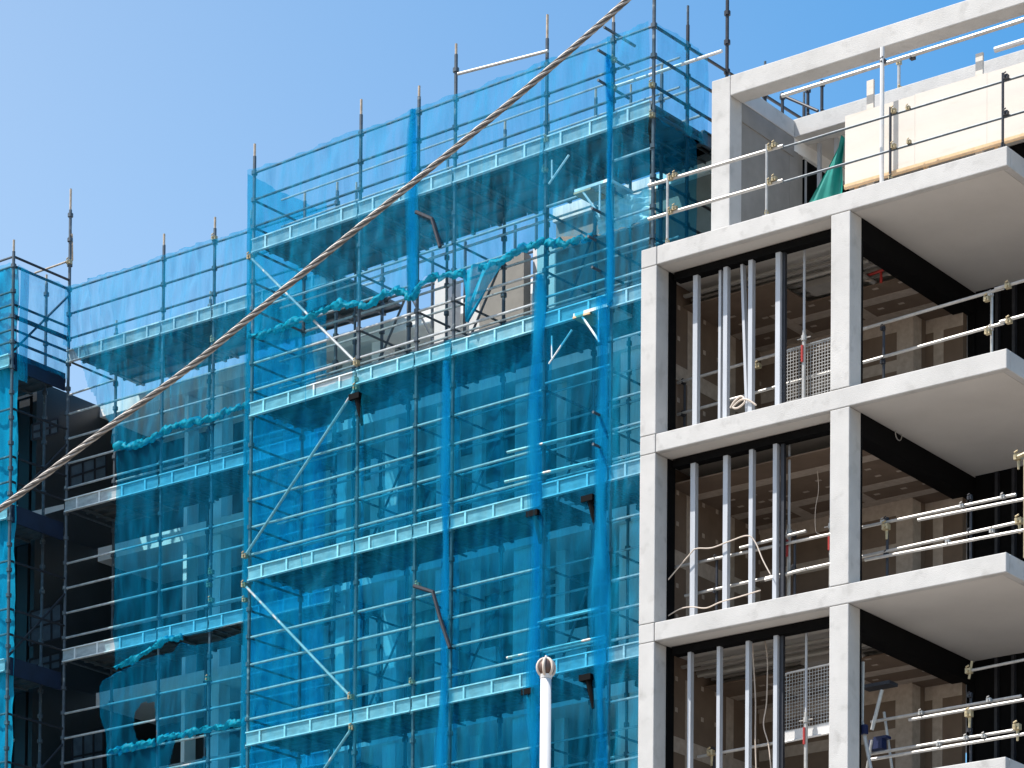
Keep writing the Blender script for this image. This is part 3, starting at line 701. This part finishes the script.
wing = [o for o in C.objects if o.get('label', '').startswith('shaded building wing')][0]
_w = T('tmp', None, None, '2', (-4, 0, GZ)); bpy.data.objects.remove(_w.e); _w.e = wing
for k in range(8): _w.part(MB().box(-1.095, -.98, .1, 12, 23.3-3.02*(k+1), 23.3-3.02*k-.003), 'side_wall', 'wing_shade')  # wing's shade carried by the wall colour
def patch(pts, m='pane', bars=True):
    P = [(-.975,)+onu('2', -.975, *q) for q in pts]; q = MB(); q.v = P+[(-.99, b_, c_) for a_, b_, c_ in P]; q.f = [(0, 1, 2, 3), (4, 5, 6, 7), (0, 1, 5, 4), (1, 2, 6, 5), (2, 3, 7, 6), (3, 0, 4, 7)]
    pn = _w.part(q, 'window', m)  # name also covers the added pale strip standing in for sky
    if bars:
        f = MB(); a_, b_, c_, d_ = [Vector(x_) for x_ in P]
        for t_ in (0, .35, .68, 1): f.tube(a_.lerp(b_, t_), d_.lerp(c_, t_), .03, 4)
        for t_ in (0, .5, 1): f.tube(a_.lerp(d_, t_), b_.lerp(c_, t_), .03, 4)
        _w.part(f, 'frame', 'darksteel', parent=pn)
patch([(30, 612), (61, 603), (61, 638), (30, 646)]); patch([(70, 466), (106, 454), (106, 478), (70, 489)]); patch([(72, 735), (103, 728), (103, 775), (72, 780)])
patch([(29, 660), (60, 652), (60, 668), (29, 675)]); patch([(29, 512), (64, 504), (64, 509), (29, 519)], 'bwhite', False); patch([(32, 425), (58, 418), (58, 433), (32, 440)])  # unbarred pale strip stands in for bright sky in a gap
# ================================================================== debris nets
def interp(pts, u_):
    if u_ <= pts[0][0]: return pts[0][1]
    for (a, za), (c, zc) in zip(pts, pts[1:]):
        if u_ <= c: return za+(zc-za)*(u_-a)/(c-a) if c > a else zc
    return pts[-1][1]
def pc(fr, v, pts): return sorted(onv(fr, v, *q) for q in pts)
def sheet(fr, axis, fixed, a0, a1, top, bot, ties, seed, amp=.7, du=.05, dz=.085, holes=()):
    if holes: du, dz = .028, .034
    """net sheet: along axis 'u' at v=fixed, or along 'v' at u=fixed"""
    m = MB(); nu = max(3, int((a1-a0)/du)); vs = {}
    tops = [interp(top, a0+(a1-a0)*i/nu) if isinstance(top, list) else top for i in range(nu+1)]
    bots = [interp(bot, a0+(a1-a0)*i/nu) if isinstance(bot, list) else bot for i in range(nu+1)]
    nz = max(3, int(max(t-b_ for t, b_ in zip(tops, bots))/dz))
    for i in range(nu+1):
        s = a0+(a1-a0)*i/nu
        dt = min(abs(s-q) for q in ties) if ties else .5; k = min(1., .25+dt/.5)
        for j in range(nz+1):
            t = j/nz; z = bots[i]+(tops[i]-bots[i])*t
            if t > .999 and ties: z -= .05*min(1, dt/.6)
            w = noise.noise((s*1.1+seed*7.3+z*.35, z*.28, seed))*.10*k
            w += (1-abs(noise.noise((s*3.4+z*.55+seed*3, z*.22, seed+5)))*2)*.085*k
            w += (1-abs(noise.noise((s*8.5-z*.9, z*.5, seed+9)))*2)*.030
            w += noise.noise((s*2.1-z*1.6, z*1.1, seed+13))*.09*k
            lat = noise.noise((s*2, z*.8, seed+3))*.03
            d = -.10-abs(w)*amp*1.3 if axis == 'u' else .08+w*amp
            m.v.append((s+lat, fixed+d, z) if axis == 'u' else (fixed+d, s+lat, z))
    def inside(x, z, poly):
        c = False; n = len(poly)
        for i in range(n):
            (x0, y0), (x1, y1) = poly[i], poly[(i+1) % n]
            if (y0 > z) != (y1 > z) and x < (x1-x0)*(z-y0)/(y1-y0)+x0: c = not c
        return c
    for i in range(nu):
        for j in range(nz):
            a = i*(nz+1)+j
            if holes:
                q = m.v[a]; cx = q[0] if axis == 'u' else q[1]
                if any(inside(cx, q[2], h) for h in holes): continue
            m.f.append((a, a+nz+1, a+nz+2, a+1))
    m.smooth = True; return m
def roll(fr, pts, v, r0, seed):
    """bunched edge of netting following pixel points"""
    P = [Vector((lambda a: (a[0], v, a[1]))(onv(fr, v, *q))) for q in pts]; Q = []; R = []
    for i in range(len(P)-1):
        n = max(2, int((P[i+1]-P[i]).length/.03))
        for s in range(n): Q.append(P[i].lerp(P[i+1], s/n))
    Q.append(P[-1])
    for i, q in enumerate(Q):
        q.z += noise.noise((i*.22, seed, 0))*.05; q.y += noise.noise((i*.3, seed, 4))*.05
        R.append(r0*(.75+.55*noise.noise((i*.16, seed, 9))+.25*noise.noise((i*.7, seed, 2))))
    m = MB().path(Q, R, 16)
    for i in range(len(m.v)):
        x, y, z = m.v[i]; n = noise.noise((x*11+seed, y*14, z*14)); n2 = noise.noise((x*34, y*30+seed, z*30)); m.v[i] = (x+n2*.02, y+n*.04+n2*.03, z+n*.075+n2*.045-.05*max(0, noise.noise((x*5, seed, 3))))
    return m
def gather(fr, u_, v, z0, z1, w, seed):
    m = MB(); cols = 9; nz = int((z1-z0)/.12)+2
    for i in range(cols):
        for j in range(nz+1):
            z = z0+(z1-z0)*j/nz; wob = noise.noise((z*.5, seed, 1))*.09; ww = w*(.75+.9*noise.noise((z*.55, seed, 8)))*min(1, .5+min(j, nz-j)/6)
            x = (i/(cols-1)-.5)*ww+(.25*ww if i % 2 else -.2*ww)
            m.v.append((u_+wob+x, v+(.05 if i % 2 else -.04)+noise.noise((i, z*.8, seed))*.03, z))
    for i in range(cols-1):
        for j in range(nz): a = i*(nz+1)+j; m.f.append((a, a+nz+1, a+nz+2, a+1))
    m.smooth = True; return m
nn = [0]
def net(label, fr, axis, fixed, a0, a1, top, bot, ties, m='net', inner=0, rolls=(), gathers=(), amp=None, holes=(), group=None):
    amp = amp if amp is not None else (.5 if m == 'net_lo' else .8)
    nn[0] += 1; sd = nn[0]*1.37
    topz = max(q[1] for q in top) if isinstance(top, list) else top
    base = ((a0+a1)/2, fixed, topz) if axis == 'u' else (fixed, (a0+a1)/2, topz)
    t = T('debris_net', label, 'netting', fr, base, group)
    t.part(sheet(fr, axis, fixed+inner, a0, a1, top, bot, ties, sd, amp, holes=holes), 'net_sheet', m)
    if inner: t.part(sheet(fr, axis, fixed, a0, a1, top, bot, ties, sd+4, .7), 'outer_sheet', 'net_thin')
    for i, pts in enumerate(rolls): t.part(roll(fr, pts, -.14, .068, sd+i), 'bunched_edge', 'net_roll', smooth=True)
    for i, (gu, z0, z1, w) in enumerate(gathers): t.part(gather(fr, gu, -.16, z0, z1, w, sd+i), 'gathered_fold', 'net')
    return t
def uz(px, py, fr='1', v=-.12): return onv(fr, v, px, py)
zD = [DK-k*LF for k in range(6)]
# scaffold 1: upper sheets
low = pc('1', -.12, [(250, 337), (272, 330), (305, 317), (327, 306), (350, 303), (366, 303), (395, 288), (412, 294), (425, 280), (446, 274), (465, 272), (500, 260), (545, 240), (592, 237)])
net('top blue net sheet over the left half of the middle scaffold, with bunched lower edge', '1', 'u', 0, -9.12, -5.05, T1+.02, low, U1, 'net',
    rolls=([(250, 337), (272, 330), (305, 318), (327, 307), (350, 304), (366, 306), (395, 289), (412, 299)],), gathers=((-5.12, onv('1', 0, 416, 300)[1], T1, .16),))
net('top blue net sheet over the middle bays, its torn corner hanging down', '1', 'u', 0, -5.14, -2.2, T1+.02, low, U1, 'net',
    rolls=([(412, 299), (420, 284), (436, 276), (465, 272)], [(478, 268), (500, 261), (520, 250), (545, 241)]), gathers=())
net('top blue net sheet left of the scaffold corner, above the tied rope line', '1', 'u', 0, -2.28, -.80, T1+.02, low, U1, 'net',
    rolls=([(545, 241), (565, 243), (592, 236)],), gathers=((-.80, zD[1], T1-.3, .10),))
net('tall narrow blue net sheet at the scaffold corner beside the concrete column', '1', 'u', 0, -.86, .02, T1+.02, zD[5], U1, 'net', gathers=())
# lower sheets
L1top = pc('1', -.12, [(250, 338), (290, 330), (306, 330), (307, 388), (361, 375)])
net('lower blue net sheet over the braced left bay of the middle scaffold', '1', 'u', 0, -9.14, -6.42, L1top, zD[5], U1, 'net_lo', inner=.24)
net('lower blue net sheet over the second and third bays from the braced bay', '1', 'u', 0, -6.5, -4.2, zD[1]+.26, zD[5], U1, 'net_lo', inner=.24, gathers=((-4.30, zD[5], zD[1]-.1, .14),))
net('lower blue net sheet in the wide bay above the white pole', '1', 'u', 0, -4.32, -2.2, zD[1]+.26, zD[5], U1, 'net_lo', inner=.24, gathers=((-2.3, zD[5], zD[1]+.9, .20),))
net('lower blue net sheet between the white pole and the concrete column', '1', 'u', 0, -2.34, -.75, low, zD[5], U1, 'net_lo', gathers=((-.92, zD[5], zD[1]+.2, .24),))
# hanging corner flap
fl = MB(); n_ = 16
A_, B_, C_ = uz(464, 270), uz(505, 262), uz(470, 322)
for i in range(n_+1):
    for j in range(n_+1):
        s_, t_ = i/n_, j/n_; x = A_[0]+(B_[0]-A_[0])*s_*(1-t_)+(C_[0]-A_[0])*t_; z = A_[1]+(B_[1]-A_[1])*s_*(1-t_)+(C_[1]-A_[1])*t_
        fl.v.append((x, -.2+.06*math.sin(14*s_+3*t_)*(1-t_*.6)+.03*math.sin(31*s_), z-.03*math.sin(9*s_)))
for i in range(n_):
    for j in range(n_): a = i*(n_+1)+j; fl.f.append((a, a+1, a+n_+2, a+n_+1))
solo(fl, 'net_flap', 'sheet', 'crumpled triangular flap of blue net hanging from the tied rope line', 'netting', '1', (A_[0], -.2, A_[1]), smooth=True)
# end sheet on the left return (seen from inside) and right return
net('blue end net on the left return of the middle scaffold, seen through its front', '1', 'v', -9.3, -.05, 2.1, T1-.0, zD[5], [0, 1.35, 2.1], 'net_fold', amp=.5)
net('blue net sheet around the corner, on the top of the right return', '1', 'v', -.02, -.03, 1.42, T1+.02, DK-.05, [0, .94, 1.44], 'net')
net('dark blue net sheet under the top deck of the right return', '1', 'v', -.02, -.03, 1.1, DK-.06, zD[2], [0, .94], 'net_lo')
# scaffold 2
low2 = pc('2', -.12, [(69, 462), (115, 445), (135, 446), (155, 435), (180, 423), (209, 420), (225, 412), (250, 405)])
mid_b = pc('2', -.12, [(69, 690), (115, 668), (150, 650), (165, 640), (180, 637), (210, 632), (245, 620)])
mid_t = pc('2', -.12, [(69, 705), (115, 672), (150, 657), (175, 650), (182, 641), (195, 644), (210, 643), (230, 636), (245, 632)])
cutA = [uz(*q, '2') for q in ((60, 345), (76, 352), (86, 376), (97, 402), (114, 432), (114, 470), (60, 480))]
net('top blue net sheet on the left scaffold run, against the sky', '2', 'u', 0, -.03, 6.9, T2+.02, low2, U2, 'net', holes=(cutA,),
    rolls=([(115, 446), (135, 447), (155, 436), (180, 424), (209, 420), (225, 411), (250, 404)],), gathers=())
net('middle blue net sheet on the left scaffold run, above the black tear', '2', 'u', 0, onv('2', -.12, 115, 560)[0], 6.9, low2, mid_b, U2, 'net_lo', rolls=([(115, 668), (150, 650), (165, 640), (182, 636)],))
hole1 = [uz(*q, '2') for q in ((143, 704), (136, 716), (134, 728), (137, 740), (141, 745), (155, 742), (157, 735), (155, 716), (154, 703))]
hole2 = [uz(*q, '2') for q in ((176, 740), (203, 733), (205, 757), (195, 762), (168, 775))]
net('bottom blue net sheet on the left scaffold run, with an oval hole', '2', 'u', 0, 0, 6.9, mid_t, zD[5], U2, 'net_lo', holes=(hole1, hole2, [uz(*q, '2') for q in ((50, 600), (113, 668), (104, 681), (98, 695), (99, 715), (105, 735), (108, 800), (104, 1300), (50, 1300))]), rolls=([(110, 752), (135, 746), (155, 742)], [(158, 740), (185, 733), (220, 727), (246, 720)]))
# scaffold 3
net('bright blue net sheet at the very left border of the photo', '2', 'u', V3, -6.5, 0, T2+.02, zD[5], [-2.3, -.05], 'sheet', inner=.24)
net('small blue net sheet on the dark return at the left border', '2', 'v', -.0, V3, -.06, T2+.0, T2-1.9, [V3, -.05], 'net')
net('narrow folded blue net strip hanging beside the left border', '2', 'v', .03, V3+.02, V3+.25, T2-.05, T2-2.3, [V3], 'net_fold', amp=.4)
# crumpled pale sheeting inside the corner bay
ps = MB(); n_ = 20
for i in range(n_+1):
    for j in range(n_+1):
        s_, t_ = i/n_, j/n_; px = 598+54*s_; py = 200-10*s_+34*t_-4*s_*t_
        uu, zz = onv('1', .25, px, py); ps.v.append((uu, .25+noise.noise((s_*5, t_*7, 3))*.16, zz+noise.noise((s_*6, t_*5, 8))*.05))
for i in range(n_):
    for j in range(n_): a = i*(n_+1)+j; ps.f.append((a, a+n_+1, a+n_+2, a+1))
solo(ps, 'plastic_sheet', 'poly', 'crumpled pale plastic sheeting tied inside the scaffold corner bay', 'sheeting', '1', (-.4, .25, 20.6), smooth=True)

# ================================================================== wire rope and pole near the camera
pp = [(-60, 548), (0, 509), (85, 444.5), (185, 371), (230, 334), (342, 241), (513, 100), (627, 0), (720, -85)]
D0 = 14.
W3 = [Vector((0, 0, CAMZ))+ray(*q)*D0 for q in pp]
# smooth by arc-length quadratic fit through three points
cl = []
for i in range(len(W3)-1):
    p0, p1, p2, p3 = W3[max(i-1, 0)], W3[i], W3[i+1], W3[min(i+2, len(W3)-1)]
    n = int((p2-p1).length/.012)
    for s in range(n):
        t = s/n; cl.append(.5*((2*p1)+(p2-p0)*t+(2*p0-5*p1+4*p2-p3)*t*t+(3*p1-3*p2+p3-p0)*t**3))
for _ in range(60): cl = [cl[0]]+[(cl[i-1]+cl[i]*2+cl[i+1])/4 for i in range(1, len(cl)-1)]+[cl[-1]]
rp = bpy.data.objects.new('wire_rope', None); C.objects.link(rp); rp.location = cl[len(cl)//2]
tag(rp, 'thick twisted steel wire rope crossing diagonally in front of the scaffolds', 'wire rope')
ns = 6
for k in range(ns):
    P = []; d0 = (cl[-1]-cl[0]).normalized(); x = d0.orthogonal().normalized(); y = d0.cross(x)
    for i, c in enumerate(cl):
        th = i*.012/.24*2*PI+k*2*PI/ns; P.append(c+(x*math.cos(th)+y*math.sin(th))*.0088)
    MB().path(P, .0055, 6).obj('strand', 'rope_a' if k % 2 else 'rope_b', rp, rp.location, smooth=True)
DP = 25.
top = Vector((0, 0, CAMZ))+ray(546, 668)*DP
pl = bpy.data.objects.new('pole', None); C.objects.link(pl); pl.location = (top.x, top.y, 0)
tag(pl, 'slim white pole topped by a brown and white ribbed ball', 'pole')
MB().tube((top.x, top.y, 0), (top.x, top.y, top.z-.06), .052, 20, .043).obj('shaft', 'white', pl, pl.location, smooth=True)
bl_ = MB(); r0 = .066; n1, n2 = 12, 16
for i in range(n1+1):
    for j in range(n2):
        a = PI*i/n1; t = 2*PI*j/n2; bl_.v.append((top.x+r0*math.sin(a)*math.cos(t), top.y+r0*math.sin(a)*math.sin(t), top.z+r0*1.05*math.cos(a)))
for i in range(n1):
    for j in range(n2): k = (j+1) % n2; bl_.f.append((i*n2+j, (i+1)*n2+j, (i+1)*n2+k, i*n2+k))
ball = bl_.obj('ball', 'bronze', pl, pl.location, smooth=True)
rb = MB()
for j in range(6):
    t = 2*PI*j/6+.25; rb.path([(top.x+(r0+.006)*math.sin(a)*math.cos(t), top.y+(r0+.006)*math.sin(a)*math.sin(t), top.z+(r0+.006)*1.05*math.cos(a)) for a in [PI*i/10 for i in range(11)]], .012, 6)
rb.obj('rib', 'cable', ball, pl.location, smooth=True)
MB().tube((top.x, top.y, top.z+.06), (top.x, top.y, top.z+.10), .018, 8, .008).obj('finial', 'white', pl, pl.location)
MB().tube((top.x, top.y, top.z-.085), (top.x, top.y, top.z-.055), .046, 16, .05).obj('neck_ring', 'white', pl, pl.location)

# ================================================================== light
SEL, SAZ = math.radians(58), math.radians(40)
o, u, p = fax('c'); hd_ = -(p*math.cos(SAZ)+u*math.sin(SAZ)); sd = Vector((hd_.x*math.cos(SEL), hd_.y*math.cos(SEL), math.sin(SEL))).normalized()
l = bpy.data.lights.new('sun', 'SUN'); l.energy = 5.0; l.angle = math.radians(.5); l.color = (1, .94, .865)
lo = bpy.data.objects.new('sun', l); C.objects.link(lo); lo.rotation_euler = sd.to_track_quat('Z', 'Y').to_euler(); lo.location = (0, 0, 60)
w = bpy.data.worlds.new('World'); sc.world = w; w.use_nodes = True; nt = w.node_tree
sk = nt.nodes.new('ShaderNodeTexSky'); sk.sky_type = 'NISHITA'; sk.sun_disc = False

tcw = nt.nodes.new('ShaderNodeTexCoord'); sx = nt.nodes.new('ShaderNodeSeparateXYZ'); nt.links.new(tcw.outputs['Generated'], sx.inputs[0])
mw = nt.nodes.new('ShaderNodeMapRange'); mw.inputs['From Min'].default_value = -.18; mw.inputs['From Max'].default_value = .16; mw.inputs['To Min'].default_value = .93; mw.inputs['To Max'].default_value = 1.42
nt.links.new(sx.outputs['X'], mw.inputs['Value'])
sk.sun_elevation = SEL; sk.sun_rotation = math.atan2(sd.x, sd.y); sk.air_density = 1.15; sk.dust_density = .9; sk.ozone_density = 1.6; sk.altitude = 100
hs = nt.nodes.new('ShaderNodeHueSaturation'); hs.inputs['Hue'].default_value = .494; nt.links.new(mw.outputs['Result'], hs.inputs['Saturation']); nt.links.new(sk.outputs[0], hs.inputs['Color'])
bg = nt.nodes['Background']; nt.links.new(hs.outputs[0], bg.inputs['Color']); bg.inputs['Strength'].default_value = .145
sc.view_settings.view_transform = 'Standard'; sc.view_settings.look = 'None'; sc.view_settings.gamma = 1; sc.view_settings.exposure = .6
sc.render.engine = 'CYCLES'; sc.cycles.transparent_max_bounces = 32; sc.cycles.max_bounces = 6
sc.render.film_transparent = False
